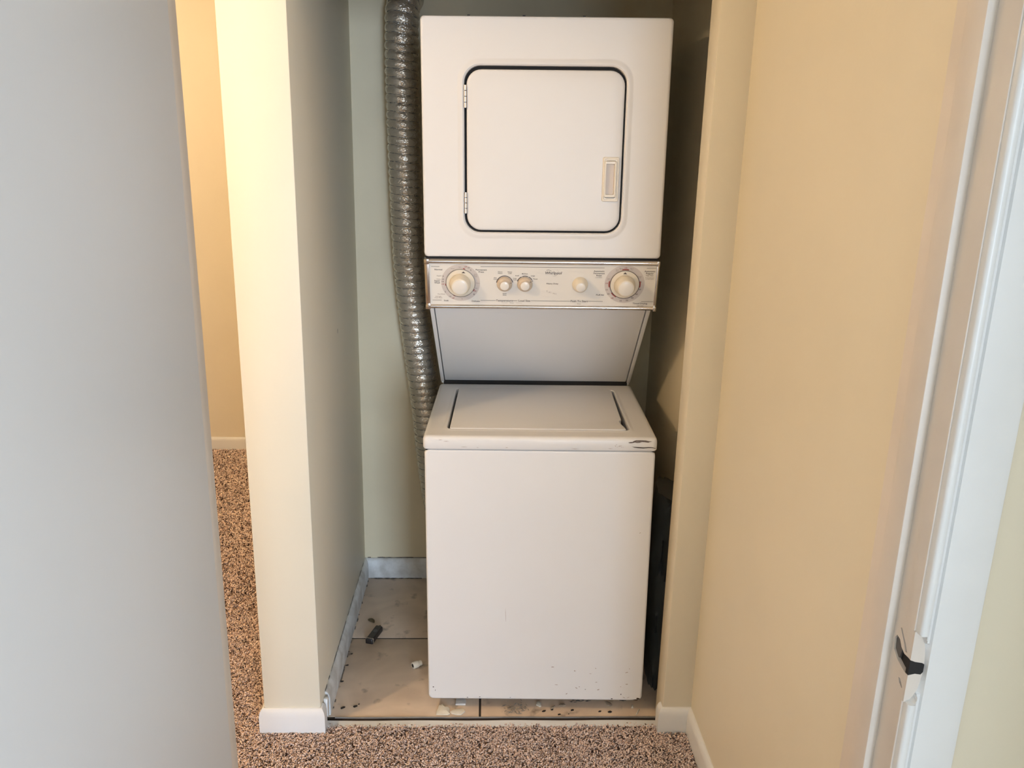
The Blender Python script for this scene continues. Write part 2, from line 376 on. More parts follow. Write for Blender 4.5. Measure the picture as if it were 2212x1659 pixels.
    for z in (0.2, 1.05, 1.85):
        MB().tube([(-0.4105, YN-0.004, z-0.045), (-0.4105, YN-0.004, z+0.045)], 0.0055, 10).build('hinge', 'brass', d)
door_frame()

# ------------------------------------------------------------------ carpet pile
def carpet():
    def region(x0, x1, y0, y1, dens):
        n = int((x1-x0)*(y1-y0)*dens); return np.column_stack([rng.uniform(x0, x1, n), rng.uniform(y0, y1, n)])
    P = [region(-1.15, 0.492, -0.75, -0.070, 78000), region(-1.20, -0.655, -0.070, 0.5, 74000), region(-1.9, -1.15, -0.75, 0.5, 36000), region(-1.9, -0.655, 0.5, 1.2, 36000), region(-2.1, -0.655, 1.2, 2.075, 30000)]
    P = np.vstack(P); x, y = P[:, 0], P[:, 1]
    keep = ~((x > XL0-0.012) & (x < XL1+0.012) & (y > YP-0.012))
    keep &= ~((x > XRL-0.010) & (y > YP-0.016))
    edge = -0.0735+0.004*np.sin(x*37)+0.003*np.sin(x*91+1)
    keep &= ~((x > XL1) & (x < XRL+0.02) & (y > edge))
    keep &= ~((x > XL0-0.02) & (x < XL0-0.005) & (y > YP+0.0) & (y < -10))
    P = P[keep]; N = len(P); far = np.clip((P[:, 1]-0.4)/1.2, 0, 1)
    a = rng.uniform(0, 2*np.pi, N); lean = rng.uniform(0.2, 0.85, N); L = rng.uniform(0.0070, 0.0100, N)*(1+0.35*far); r = rng.uniform(0.0019, 0.0026, N)*(1+0.5*far)
    # soft waves in how the pile leans (vacuum and foot marks)
    z0 = np.full(N, -0.0075)
    dirx, diry = np.cos(a), np.sin(a)
    tw = rng.uniform(-1.2, 1.2, N); d2x, d2y = np.cos(a+tw), np.sin(a+tw)
    m = np.column_stack([P[:, 0]+dirx*lean*L*0.35, P[:, 1]+diry*lean*L*0.35, z0+L*0.62])
    t = np.column_stack([m[:, 0]+d2x*lean*L*0.75, m[:, 1]+d2y*lean*L*0.75, m[:, 2]+L*(0.55-0.45*lean)])
    b = np.column_stack([P, z0])
    V = np.zeros((N, 10, 3))
    for k, (cen, rad) in enumerate(((b, 0.8), (m, 1.15), (t, 1.05))):
        ang0 = rng.uniform(0, 6.28, N)
        for j in range(3):
            an = ang0+j*2.0944
            V[:, k*3+j, 0] = cen[:, 0]+np.cos(an)*r*rad; V[:, k*3+j, 1] = cen[:, 1]+np.sin(an)*r*rad; V[:, k*3+j, 2] = cen[:, 2]+(0.35*np.sin(an*2)*r if k else 0)
    V[:, 9] = t; V[:, 9, 2] += r*0.75; V[:, 9, 0] += d2x*r*0.35; V[:, 9, 1] += d2y*r*0.35
    fs = []
    for k in range(2):
        for j in range(3):
            a0, a1, b0, b1 = k*3+j, k*3+(j+1) % 3, (k+1)*3+j, (k+1)*3+(j+1) % 3
            fs += [(a0, a1, b1), (a0, b1, b0)]
    for j in range(3): fs.append((6+j, 6+(j+1) % 3, 9))
    fs = np.array(fs); F = (fs[None]+(np.arange(N)*10)[:, None, None]).reshape(-1, 3)
    me = bpy.data.meshes.new('carpet_pile'); me.vertices.add(N*10); me.vertices.foreach_set('co', V.reshape(-1))
    me.loops.add(F.size); me.loops.foreach_set('vertex_index', F.reshape(-1).astype(np.int32))
    me.polygons.add(len(F)); me.polygons.foreach_set('loop_start', np.arange(0, F.size, 3, dtype=np.int32)); me.polygons.foreach_set('use_smooth', np.ones(len(F), bool))
    me.update(calc_edges=True)
    pal = np.array([(0.75, 0.585, 0.52), (0.84, 0.685, 0.63), (0.62, 0.465, 0.405), (0.36, 0.245, 0.20), (0.13, 0.082, 0.064)])
    idx = rng.choice(5, N, p=[0.37, 0.30, 0.18, 0.08, 0.07]); col = np.clip(pal[idx]*rng.uniform(0.98, 1.18, (N, 1)), 0, 0.93)
    cc = np.ones((N, 10, 4)); cc[:, :, :3] = col[:, None, :]
    at = me.color_attributes.new('yarn', 'FLOAT_COLOR', 'POINT'); at.data.foreach_set('color', cc.reshape(-1))
    me.materials.append(M['pile'])
    o = bpy.data.objects.new('carpet_pile', me); C.objects.link(o)
    tag(o, 'speckled brown twisted-yarn carpet on the hall and room floor', 'carpet', kind='stuff')
    return o
carpet()

# ------------------------------------------------------------------ threshold
def threshold():
    e = empty('floor_track', (0, -0.05, 0))
    def wob(x, s): return 0.0006*math.sin(x*23+s)
    xs = [XL1+0.004+i*(XRL-XL1-0.006)/40 for i in range(41)]
    def bar(y0, y1, z0, z1, xa):
        return MB().loft([[(x, y0+0.05+wob(x, 1), z0), (x, y1+0.05+wob(x, 1), z0), (x, y1+0.05+wob(x, 1), z1), (x, y0+0.05+wob(x, 1), z1)] for x in xs if x >= xa])
    bar(-0.0432, -0.0408, -0.006, 0.0026, XL1+0.016).build('rear_rail', 'alu', e)
    bar(-0.0555, -0.0538, -0.006, 0.0004, XL1).build('front_rail', 'alu', e)
    bar(-0.0538, -0.0432, -0.006, -0.0030, XL1).build('channel', 'rust', e)
    tag(e, 'metal door track with a dark groove across the closet threshold', 'track')
    s = MB().loft([[(x, -0.080+wob(x, 3), -0.006), (x, -0.0555+wob(x, 1), -0.006), (x, -0.0555+wob(x, 1), 0.0010+wob(x, 7)), (x, -0.078+wob(x, 3), 0.0004)] for x in xs])
    struct('trim_8', s, 'trim')
    # broken white plastic end of a baseboard guide at the left end of the track
    g = MB().prism([(0.0, 0.020), (0.0, 0.062), (0.004, 0.071), (0.012, 0.070), (0.016, 0.060), (0.0145, 0.016), (0.010, 0.008)], lambda p, t: (XL1+0.0005+t, -0.060+p[0]*1.4, p[1]), 0.0, 0.011)
    tag(g.build('door_guide', 'trim', bevel=0.0015), 'small white plastic clip on the wall beside left end of the track', 'clip')
threshold()
# ------------------------------------------------------------------ stacked washer and dryer (own frame: front y=0, x centred)
ZB, ZT, ZL, YD, ZD0, ZD1, YBK = 0.0388, 0.7782, 0.8139, 0.1143, 1.260, 1.832, 0.62
LEAN = -0.0183
def appliance():
    root = empty('laundry_center', (0.0845, 0, 0), (0, R(-0.6342), R(-1.8803)))
    tag(root, 'white stacked washer with dryer above it, standing in the closet', 'washer dryer')
    xz = lambda pts, y: [(p[0], y, p[1]) for p in pts]
    # --- washer cabinet
    def lean(l): return [(x, y+(LEAN*(ZT-z)/(ZT-ZB) if y < 0.05 else 0), z) for x, y, z in l]
    cz, hh = (ZB+ZT)/2, (ZT-ZB)/2
    sec = [(0.297, hh-0.003, 0.012, 0.040), (0.300, hh, 0.014, 0.010), (0.2995, hh-0.0005, 0.014, 0.005), (0.298, hh-0.002, 0.013, 0.0018), (0.295, hh-0.005, 0.011, 0.0), (0.293, hh-0.007, 0.010, 0.0), (0.288, hh-0.012, 0.008, 0.0)]
    mb = MB(); mb.loft([lean(xz(rrect(a, b, r, 6, 0, cz), y)) for a, b, r, y in sec], False, True)
    cab = mb.build('washer_front_panel', 'enamel', root)
    MB().box(-0.296, 0.296, 0.030, YBK, ZB+0.004, ZT-0.002).build('washer_cabinet', 'enamel', root, bevel=0.004)
    for sx in (-1, 1):
        for y in (0.05, 0.56):
            MB().loft([[(sx*0.255+r*math.cos(6.2832*i/12), y+r*math.sin(6.2832*i/12), z) for i in range(12)] for r, z in ((0.018, 0.004-sx*0.0028), (0.018, 0.012), (0.008, 0.014), (0.008, ZB+0.01))]).build('foot', 'rubber', root)
    # scuffs and specks on the front panel
    sp = MB(); rr = random.Random(4)
    def speck(x, z, w_, h_, rot=0.0):
        y = LEAN*(ZT-z)/(ZT-ZB)-0.0004; n = 7
        pts = []
        for i in range(n):
            q = 6.2832*i/n; u = w_*math.cos(q)*rr.uniform(0.6, 1.2); t = h_*math.sin(q)*rr.uniform(0.6, 1.2)
            pts.append((x+u*math.cos(rot)-t*math.sin(rot), y, z+u*math.sin(rot)+t*math.cos(rot)))
        sp.add(pts, [tuple(range(n))])
    for x, z, a, b in ((-0.285, 0.078, 0.0022, 0.002), (-0.19, 0.046, 0.002, 0.0014), (-0.155, 0.048, 0.002, 0.0012), (-0.07, 0.047, 0.0022, 0.001), (0.215, 0.046, 0.003, 0.0016), (0.14, 0.075, 0.0016, 0.001), (0.24, 0.06, 0.0014, 0.003), (0.288, 0.047, 0.006, 0.004), (0.283, 0.043, 0.008, 0.002), (-0.28, 0.068, 0.0008, 0.003)):
        speck(x, z, a, b)
    tag(sp.build('scuff_specks', 'rust', cab, smooth=0), kind='stuff')
    sp = MB()
    for k in range(16): speck(rr.uniform(0.03, 0.28), 0.05+rr.random()**2*0.10, rr.uniform(0.001, 0.005), rr.uniform(0.0006, 0.0016), rr.uniform(-0.7, 0.7))
    speck(-0.085, 0.30, 0.0004, 0.03, 0.03); speck(0.27, 0.55, 0.003, 0.0008, 0.4)
    tag(sp.build('faint_scuffs', 'scuff', cab, smooth=0), kind='stuff')
    # --- washer top with the lid opening
    cx, cy, hy = 0.0, (-0.004+0.505)/2, (0.505+0.004)/2
    lx, lhx, ly, lhy = (-0.2445+0.2385)/2, (0.2445+0.2385)/2, (0.052+0.4430)/2, (0.4430-0.052)/2
    xy = lambda pts, z: [(p[0], p[1], z) for p in pts]
    zt = ZL+0.0008
    sec = [(0.301, hy-0.002, 0.012, cx, cy, ZT+0.0010), (0.3030, hy, 0.013, cx, cy, ZT+0.0045), (0.3033, hy, 0.013, cx, cy, ZT+0.018), (0.3030, hy, 0.013, cx, cy, ZL-0.009),
           (0.3015, hy-0.0015, 0.012, cx, cy, ZL-0.004), (0.2985, hy-0.0045, 0.010, cx, cy, ZL-0.0008), (0.293, hy-0.010, 0.008, cx, cy, zt), (0.290, hy-0.013, 0.008, cx, cy, zt), (lhx+0.013, lhy+0.012, 0.024, lx, ly, zt),
           (lhx+0.009, lhy+0.008, 0.022, lx, ly, zt), (lhx+0.004, lhy+0.0035, 0.020, lx, ly, zt+0.0022), (lhx+0.001, lhy+0.0008, 0.018, lx, ly, zt+0.0016), (lhx, lhy, 0.018, lx, ly, zt-0.001), (lhx, lhy, 0.018, lx, ly, zt-0.030)]
    mb = MB(); mb.loft([xy(rrect(a, b, r, 6, x, y), z) for a, b, r, x, y, z in sec], True, False)
    top = mb.build('washer_top', 'enamel', root)
    MB().loft([xy(rrect(lhx, lhy, 0.018, 6, lx, ly), z) for z in (zt-0.028, zt-0.0285)]).build('tub_shade', 'darkgrey', top)  # dark plate stands in for the shaded tub below the lid gaps
    # lid: rounded back corners, finger scoop broken into the right edge near the front
    ol = [(-0.2375, 0.0575), (-0.2335, 0.0535), (0.222, 0.0535), (0.2290, 0.0565), (0.2285, 0.062), (0.2262, 0.078), (0.2236, 0.0895), (0.2205, 0.105), (0.2192, 0.122), (0.2196, 0.130), (0.2250, 0.137), (0.2262, 0.150), (0.2268, 0.20), (0.2310, 0.418)]
    ol += [(0.2310-0.018+0.018*math.cos(R(a)), 0.4235+0.018*math.sin(R(a))) for a in (15, 35, 55, 75, 90)]
    ol += [(-0.2195+0.018*math.cos(R(a)), 0.4235+0.018*math.sin(R(a))) for a in (90, 110, 130, 150, 165, 180)]
    MB().prism(ol, lambda p, t: (p[0], p[1], t), zt-0.010, zt+0.0038).build('lid', 'enamel', root, bevel=0.0022, seg=3)
    # paint worn through to the metal at the right-hand end of the front edge
    def wear(name, pts, m, y=-0.0046):
        return MB().add([(x, y, z) for x, z in pts], [tuple(range(len(pts)))]).build(name, m, top, smooth=0)
    wear('bare_metal_patch', [(0.2265, 0.8035), (0.231, 0.8048), (0.2375, 0.8052), (0.2415, 0.8078), (0.247, 0.8100), (0.262, 0.8100), (0.272, 0.8096), (0.280, 0.8074), (0.2885, 0.8072), (0.282, 0.8052), (0.2785, 0.8036), (0.268, 0.8046), (0.262, 0.8050), (0.256, 0.8030), (0.249, 0.8025), (0.243, 0.8036), (0.236, 0.8020), (0.230, 0.8014)], 'baremetal')
    wear('rust_line', [(0.2355, 0.7930), (0.242, 0.7918), (0.256, 0.7910), (0.268, 0.7903), (0.279, 0.7912), (0.290, 0.7906), (0.2985, 0.7880), (0.2990, 0.7868), (0.290, 0.7888), (0.279, 0.7888), (0.266, 0.7876), (0.252, 0.7886), (0.243, 0.7898)], 'rust')
    mb = MB(); rr = random.Random(9)
    for (x, z, l) in [(-0.263, 0.805, 0.012), (-0.250, 0.8015, 0.016), (-0.205, 0.7868, 0.018), (-0.165, 0.7862, 0.008), (-0.09, 0.7862, 0.008), (0.08, 0.7856, 0.022), (0.175, 0.787, 0.014), (0.20, 0.792, 0.010)]+[(rr.uniform(0.192, 0.215), rr.uniform(0.790, 0.799), 0.003) for _ in range(9)]:
        h_ = rr.uniform(0.0004, 0.0009); s_ = rr.uniform(-0.0012, 0.0006)
        mb.add([(x, -0.0045, z), (x+l*0.4, -0.0045, z-h_+s_), (x+l, -0.0045, z+s_), (x+l*0.5, -0.0045, z+h_+s_)], [(0, 1, 2, 3)])
    tag(mb.build('scratches', 'scuff', top, smooth=0), kind='stuff')
    MB().box(-0.2965, 0.2965, 0.0032, 0.030, ZT-0.004, ZT+0.005).build('seam_shade', 'dark', root)  # dark bars, here and next, put shade into the seams
    MB().box(-0.299, 0.299, 0.1275, 0.150, 1.249, ZD0+0.004).build('seam_shade', 'dark', root)
    # --- rear column and slanted splash panel
    MB().box(-0.292, 0.292, 0.512, YBK, ZL-0.03, ZD0+0.01).build('rear_column', 'enamel', root, bevel=0.003)
    p0, p1 = Vector((0, 0.500, 0.8265)), Vector((0, 0.180, 1.1265)); d = (p1-p0); L = d.length; d.normalize(); nrm = Vector((0, -d.z, d.y))
    if nrm.y > 0: nrm = -nrm
    S = lambda x, s, w_: tuple(Vector((x, 0, 0))+p0+d*s+nrm*w_)
    MB().loft([[S(x, s, w_) for x, s in rrect(0.2855, L/2, 0.002, 2, 0, L/2)] for w_ in (-0.004, 0.0)]).build('splash_panel', 'enamel', root, bevel=0.001)
    for sx in (-1, 1):
        mb = MB(); x0, x1 = 0.2880, 0.2985
        mb.prism([(sx*x0, -0.004), (sx*x1, -0.004), (sx*x1, L), (sx*x0, L)], lambda p, t: S(p[0], p[1], t), -0.012, 0.003)
        mb.build('side_rail', 'enamel', root, bevel=0.0015)
        MB().prism([(0.5, 0.815), (0.5, 0.83), (0.185, 1.125), (0.24, 1.19), (0.56, 1.19), (0.56, 0.815)], lambda p, t: (t, p[0]+0.006, p[1]+0.001), sx*0.290, sx*0.2965).build('side_plate', 'enamel', root)
    MB().box(-0.290, 0.290, 0.504, 0.514, ZL-0.01, 0.84).build('gap_shade_strip', 'dark', root)  # black strip added for the shade in the gap below the panel
    # --- control console
    q0, q1 = Vector((0, 0.1206, 1.2522)), Vector((0, 0.1479, 1.1230)); dv = (q1-q0).normalized(); cn = Vector((0, -dv.z, dv.y))
    if cn.y > 0: cn = -cn
    K = lambda u, vv, w_: Vector((u, 0, 0))+q0+dv*vv+cn*w_
    LV = 0.1321
    console = MB().prism([(0.0, -0.002), (LV, -0.002), (LV, -0.10), (0.02, -0.16), (0.0, -0.16)], lambda p, t: tuple(K(t, p[0], p[1])), -0.298, 0.298).build('control_console', 'enamel', root, bevel=0.001)
    MB().prism(rrect(0.294, 0.0595, 0.002, 2, 0.0025, 0.0665), lambda p, t: tuple(K(p[0], p[1], t)), -0.003, 0.0).build('face_plate', 'face', console)
    # chrome strips above and below, rounded
    def strip(vc, hv, hw, wm):
        mb = MB(); loops = []
        for u in (-0.302, 0.302):
            loops.append([tuple(K(u, vc+hv*math.cos(R(a)), hw+wm*max(math.sin(R(a)), -0.6))) for a in range(0, 360, 24)])
        return mb.loft(loops)
    strip(0.0045, 0.0062, 0.000, 0.0060).build('chrome_strip', 'chrome', console)
    strip(LV-0.0035, 0.0058, 0.000, 0.0060).build('chrome_strip', 'chrome', console)
    for x0, x1 in ((-0.3035, -0.2912), (0.2962, 0.3035)):
        MB().prism([(x0, -0.001), (x1, -0.001), (x1, LV+0.001), (x0, LV+0.001)], lambda p, t: tuple(K(p[0], p[1], t)), -0.02, 0.0035).build('end_trim', 'chrome', console, bevel=0.0015)
        for vv in (0.0045, LV-0.0035):
            MB().prism([(x0-0.0005, vv-0.0068), (x1+0.0005, vv-0.0068), (x1+0.0005, vv+0.0068), (x0-0.0005, vv+0.0068)], lambda p, t: tuple(K(p[0], p[1], t)), -0.02, 0.0068).build('corner_cap', 'chrome', console, bevel=0.0015)
    # knobs
    def lathe(u, vv, prof, name, m, parent, n=40, tilt=0.0):
        mb = MB(); mb.loft([[tuple(K(u+max(r, 1e-4)*math.cos(6.28318*i/n), vv+max(r, 1e-4)*math.sin(6.28318*i/n), h)) for i in range(n)] for r, h in prof], True, True)
        return mb.build(name, m, parent, smooth=35)
    def annulus(u, vv, r0, r1, h, a0=0, a1=360, n=64):
        mb = MB(); N = max(2, int(n*(a1-a0)/360))
        ins = []; out = []
        for i in range(N+1):
            a = R(a0+(a1-a0)*i/N); ins.append(tuple(K(u+r0*math.cos(a), vv+r0*math.sin(a), h))); out.append(tuple(K(u+r1*math.cos(a), vv+r1*math.sin(a), h)))
        mb.add(ins+out, [(i, i+1, N+2+i, N+1+i) for i in range(N)]); return mb
    def poly(pts, h): return MB().add([tuple(K(a, b, h)) for a, b in pts], [tuple(range(len(pts)))])
    for u, vv, rg, sk, dark in ((-0.211, 0.0625, 0.0505, 0.0375, False), (0.2166, 0.0620, 0.0520, 0.0378, True)):
        annulus(u, vv, sk-0.004, rg, 0.0004).build('printed_ring', 'ring', console, smooth=0)
        dial = empty('dial', parent=console) if False else None
        k = lathe(u, vv, [(sk+0.0005, 0.0005), (sk, 0.0030), (sk-0.0015, 0.0034), (0.0, 0.0034)], 'dial_skirt', 'plastic', console)
        (annulus(u, vv, sk-0.0004, sk+0.0012, 0.0040)).build('dial_rim', 'ink' if dark else 'steel', console, smooth=0)
        lathe(u, vv, [(0.0250, 0.0030), (0.0268, 0.0090), (0.0270, 0.0140), (0.0258, 0.0210), (0.0228, 0.0300), (0.0214, 0.0330), (0.0195, 0.0340), (0.0180, 0.0340)], 'dial_knob', 'plastic', console)
        lathe(u, vv, [(0.0186, 0.0330), (0.0186, 0.0344), (0.0165, 0.0352), (0.0, 0.0360)], 'knob_cap', 'knobtop', console)
        au, av = (u+0.008, vv-0.0325) if not dark else (u-0.001, vv-0.0340)
        poly([(au-0.0052, av+0.0050), (au+0.0052, av+0.0050), (au, av)], 0.0041).build('pointer_mark', 'ink', console, smooth=0)
        if dark:
            for a in (-90, 180, 0, 132):
                annulus(u, vv, sk+0.0014, sk+0.0042, 0.0012, a-12, a+12).build('red_mark', 'red', console, smooth=0)
        else:
            for a in (-76, 172, 30, 115):
                annulus(u, vv, sk+0.0012, sk+0.0034, 0.0012, a-4, a+4).build('red_mark', 'red', console, smooth=0)
    for u, arcs, mk in ((-0.0962, [(-172, -10)], -22), (-0.0431, [(-160, -115), (-110, -70), (-65, -32), (-26, -20)], -35)):
        vv = 0.0640
        lathe(u, vv, [(0.0196, 0.0005), (0.0198, 0.0060), (0.0180, 0.0105), (0.0148, 0.0125), (0.0132, 0.0150), (0.0128, 0.0168), (0.0122, 0.0172)], 'selector_knob', 'knobtan', console)
        lathe(u, vv, [(0.0114, 0.0164), (0.0114, 0.0182), (0.0100, 0.0190), (0.0, 0.0194)], 'knob_cap', 'knobtop', console)
        m_ = R(mk); du, dv_ = math.cos(m_), math.sin(m_)
        poly([(u+du*0.0150-dv_*0.0016, vv+dv_*0.0150+du*0.0016), (u+du*0.0192-dv_*0.0016, vv+dv_*0.0192+du*0.0016), (u+du*0.0192+dv_*0.0016, vv+dv_*0.0192-du*0.0016), (u+du*0.0150+dv_*0.0016, vv+dv_*0.0150-du*0.0016)], 0.0130).build('pointer_mark', 'inkpale', console, smooth=0)
        for a0, a1 in arcs: annulus(u, vv, 0.0204, 0.0224, 0.0005, a0, a1).build('printed_arc', 'ink', console, smooth=0)
    u, vv = 0.1007, 0.0632
    lathe(u, vv, [(0.0200, 0.0005), (0.0200, 0.0070), (0.0180, 0.0150), (0.0142, 0.0225), (0.0124, 0.0240)], 'start_button', 'plastic', console)
    lathe(u, vv, [(0.0118, 0.0232), (0.0116, 0.0250), (0.0100, 0.0258), (0.0, 0.0262)], 'knob_cap', 'knobtop', console)
    # printing
    ink, pale, redt = MB(), MB(), MB()
    def line(mb, u0, u1, vv, t=0.0009): mb.add([tuple(K(a, b, 0.0005)) for a, b in ((u0, vv-t/2), (u1, vv-t/2), (u1, vv+t/2), (u0, vv+t/2))], [(0, 1, 2, 3)])
    dg = None
    def text(mb, s, u, vv, size, sx=1.15, shear=0.0):
        cu = bpy.data.curves.new('t', 'FONT'); cu.body = s; cu.size = size; cu.align_x = 'CENTER'; cu.align_y = 'CENTER'; cu.resolution_u = 2; cu.shear = shear
        cu.offset = size*0.012
        o = bpy.data.objects.new('t', cu); C.objects.link(o)
        bpy.context.view_layer.update()
        me = bpy.data.meshes.new_from_object(o.evaluated_get(bpy.context.evaluated_depsgraph_get()))
        mb.add([tuple(K(u+p.co.x*sx, vv-p.co.y, 0.0006)) for p in me.vertices], [tuple(p.vertices) for p in me.polygons])
        bpy.data.objects.remove(o); bpy.data.curves.remove(cu); bpy.data.meshes.remove(me)
    line(ink, -0.286, -0.265, 0.0190); line(ink, -0.286, -0.262, 0.1115)
    line(ink, -0.1587, 0.1618, 0.0178); line(ink, -0.1594, -0.119, 0.1112); line(ink, -0.0755, -0.0620, 0.1112); line(ink, -0.0270, 0.077, 0.1110); line(ink, 0.124, 0.1627, 0.1104)
    line(ink, 0.271, 0.2955, 0.0178); line(ink, 0.264, 0.2955, 0.1100)
    line(pale, -0.104, -0.088, 0.1175, 0.0005); line(pale, -0.066, -0.050, 0.1175, 0.0005)
    for s, a, b, z in (('Normal', -0.268, 0.0270, 0.0058), ('Permanent\nPress', -0.157, 0.0295, 0.0058), ('Super\nWash', -0.272, 0.0605, 0.0056), ('Delicate', -0.172, 0.1135, 0.0056), ('Soak', -0.250, 0.1125, 0.0056),
                       ('Temperature', -0.0965, 0.1112, 0.0072), ('Load Size', -0.0440, 0.1112, 0.0072), ('Push To Start', 0.1005, 0.1108, 0.0072), ('Heavy Duty', 0.0282, 0.0625, 0.0056),
                       ('Automatic\nPermanent\nPress', 0.1485, 0.0330, 0.0058), ('Automatic\nRegular', 0.2800, 0.0290, 0.0058), ('Timed Drying', 0.2610, 0.1155, 0.0060), ('Fluff Air', 0.1545, 0.0925, 0.0058),
                       ('Warm\nWarm', -0.108, 0.0335, 0.0040), ('Warm\nCold', -0.0830, 0.0335, 0.0040), ('Hot\nCold', -0.1205, 0.0500, 0.0040), ('Cold\nCold', -0.0700, 0.0510, 0.0040), ('Wash\nRinse', -0.0962, 0.0935, 0.0040),
                       ('Small', -0.0640, 0.0415, 0.0040), ('Medium', -0.0440, 0.0360, 0.0042), ('Large', -0.0230, 0.0415, 0.0042), ('Reset', -0.0160, 0.0500, 0.0042),
                       ('5', -0.2560, 0.0450, 0.006), ('10', -0.2575, 0.0535, 0.0055), ('14', -0.2580, 0.0600, 0.0055), ('10', -0.1900, 0.0215, 0.0055), ('5', -0.1840, 0.0280, 0.0055), ('2', -0.2515, 0.0880, 0.0055), ('12', -0.2395, 0.1010, 0.0055), ('8', -0.1765, 0.0945, 0.0060),
                       ('60', 0.2570, 0.0560, 0.0058), ('50', 0.2575, 0.0760, 0.0058), ('40', 0.2500, 0.0895, 0.0058), ('30', 0.2395, 0.1000, 0.0058), ('20', 0.2260, 0.1070, 0.0058), ('10', 0.2090, 0.1085, 0.0058), ('20', 0.1760, 0.0895, 0.0058), ('10', 0.1705, 0.0780, 0.0055)):
        text(ink, s, a, b, z)
    for s, a, b, z in (('Regular', -0.266, 0.0440, 0.0038), ('Heavy', -0.268, 0.0530, 0.0038), ('Pre-Wash', -0.262, 0.0945, 0.0042), ('Soft Light\nFresh Wash', -0.270, 0.1030, 0.0036), ('Rinse', -0.2310, 0.0240, 0.0038), ('Spin', -0.2120, 0.0195, 0.0036),
                       ('Rotary', -0.077, 0.1175, 0.0034), ('Dryer', 0.1005, 0.1180, 0.0036), ('Low Heat', 0.1485, 0.0440, 0.0036), ('High Heat', 0.2800, 0.0375, 0.0042), ('Press and turn\nto start dryer', 0.2810, 0.0455, 0.0034), ('High Heat', 0.2620, 0.1215, 0.0036),
                       ('Extra\nRinse\nTime', -0.172, 0.0420, 0.0034), ('Rinse', -0.1660, 0.0630, 0.0036), ('Spin', -0.1700, 0.0770, 0.0036), ('Fill', -0.2080, 0.1075, 0.0034),
                       ('Less\nDry', 0.1745, 0.0480, 0.0036), ('Very\nDry', 0.1950, 0.0240, 0.0036), ('More\nDry', 0.2050, 0.0205, 0.0036), ('More\nDry', 0.2330, 0.0205, 0.0036), ('Energy\nSaver', 0.2540, 0.0420, 0.0036)):
        text(pale, s, a, b, z)
    for s, a, b in (('Off', -0.1975, 0.0190), ('Off', -0.2580, 0.0670), ('Off', -0.2320, 0.1055), ('Off', -0.1740, 0.0855), ('Off', 0.2166, 0.0175), ('Off', 0.1700, 0.0600), ('Off', 0.1865, 0.1010)): text(redt, s, a, b, 0.0046)
    # worn pictograms
    for k, s in enumerate('T,x/.uv1'): text(pale, s, 0.0150+k*0.0034, 0.0840+0.0010*k, 0.0060, 0.8)
    # maker's mark with its swirl
    text(ink, 'Whirlpool', 0.0296, 0.0335, 0.0102, 1.02, 0.18)
    mbw = [(0.0120+0.0016*i, 0.0262-0.0014*math.sin(i*0.55)) for i in range(9)]
    ink.add([tuple(K(a, b-0.0004, 0.0006)) for a, b in mbw]+[tuple(K(a, b+0.0005, 0.0006)) for a, b in mbw], [(i, i+1, 10+i, 9+i) for i in range(8)])
    sw = []
    for i in range(33):
        a = R(-20+i*9.5); ca, sa = 0.0100*math.cos(a), 0.0062*math.sin(a)
        t = R(-52); sw.append((0.0345+ca*math.cos(t)-sa*math.sin(t), 0.0330+ca*math.sin(t)+sa*math.cos(t)))
    n = len(sw)
    pale.add([tuple(K(a, b, 0.0007)) for a, b in sw]+[tuple(K(a+0.0004, b+0.0005, 0.0007)) for a, b in sw], [(i, i+1, n+i+1, n+i) for i in range(n-1)])
    tag(ink.build('printed_lettering', 'ink', console, smooth=0, weld=False), kind='stuff'); tag(pale.build('fine_lettering', 'inkpale', console, smooth=0, weld=False), kind='stuff'); tag(redt.build('red_lettering', 'red', console, smooth=0, weld=False), kind='stuff')
    # scraped black print on the lower chrome strip
    mb = MB(); rr = random.Random(3)
    for k in range(12):
        u0 = 0.127+k*0.0022+rr.uniform(0, 0.001); mb.add([tuple(K(u0+a, LV-0.0045+b, 0.0062)) for a, b in ((0, 0), (0.0015, 0), (0.0015, rr.uniform(0.0008, 0.0022)), (0, 0.001))], [(0, 1, 2, 3)])
    mb.build('scraped_print', 'ink', console, smooth=0)
    # --- dryer
    cz, hh = (ZD0+ZD1)/2, (ZD1-ZD0)/2; dcx, dcz, dw, dh = -0.0006, 1.5222, 0.1975, 0.1985
    sec = [(0.3025, hh-0.0005, 0.010, 0, cz, YD+0.050), (0.3030, hh, 0.011, 0, cz, YD+0.010), (0.3025, hh-0.0006, 0.0105, 0, cz, YD+0.004), (0.3005, hh-0.0025, 0.010, 0, cz, YD+0.001), (0.2970, hh-0.006, 0.008, 0, cz, YD), (0.2945, hh-0.0085, 0.008, 0, cz, YD), (dw+0.018, dh+0.018, 0.054, dcx, dcz, YD),
           (dw+0.014, dh+0.014, 0.052, dcx, dcz, YD), (dw+0.009, dh+0.009, 0.048, dcx, dcz, YD-0.0022), (dw+0.004, dh+0.004, 0.043, dcx, dcz, YD-0.0020), (dw+0.0005, dh+0.0005, 0.040, dcx, dcz, YD+0.0015), (dw, dh, 0.040, dcx, dcz, YD+0.022)]
    mb = MB(); mb.loft([xz(rrect(a, b, r, 8, x, z), y) for a, b, r, x, z, y in sec], False, False)
    df = mb.build('dryer_front', 'enamel', root)
    MB().box(-0.3015, 0.3015, YD+0.030, YBK, ZD0+0.001, ZD1-0.001).build('dryer_cabinet', 'enamel', root, bevel=0.004)
    MB().loft([xz(rrect(dw+0.002, dh+0.002, 0.04, 8, dcx, dcz), y) for y in (YD+0.016, YD+0.018)]).build('door_gap_shade', 'dark', df)  # dark sheet behind the door paints the shade in its gap
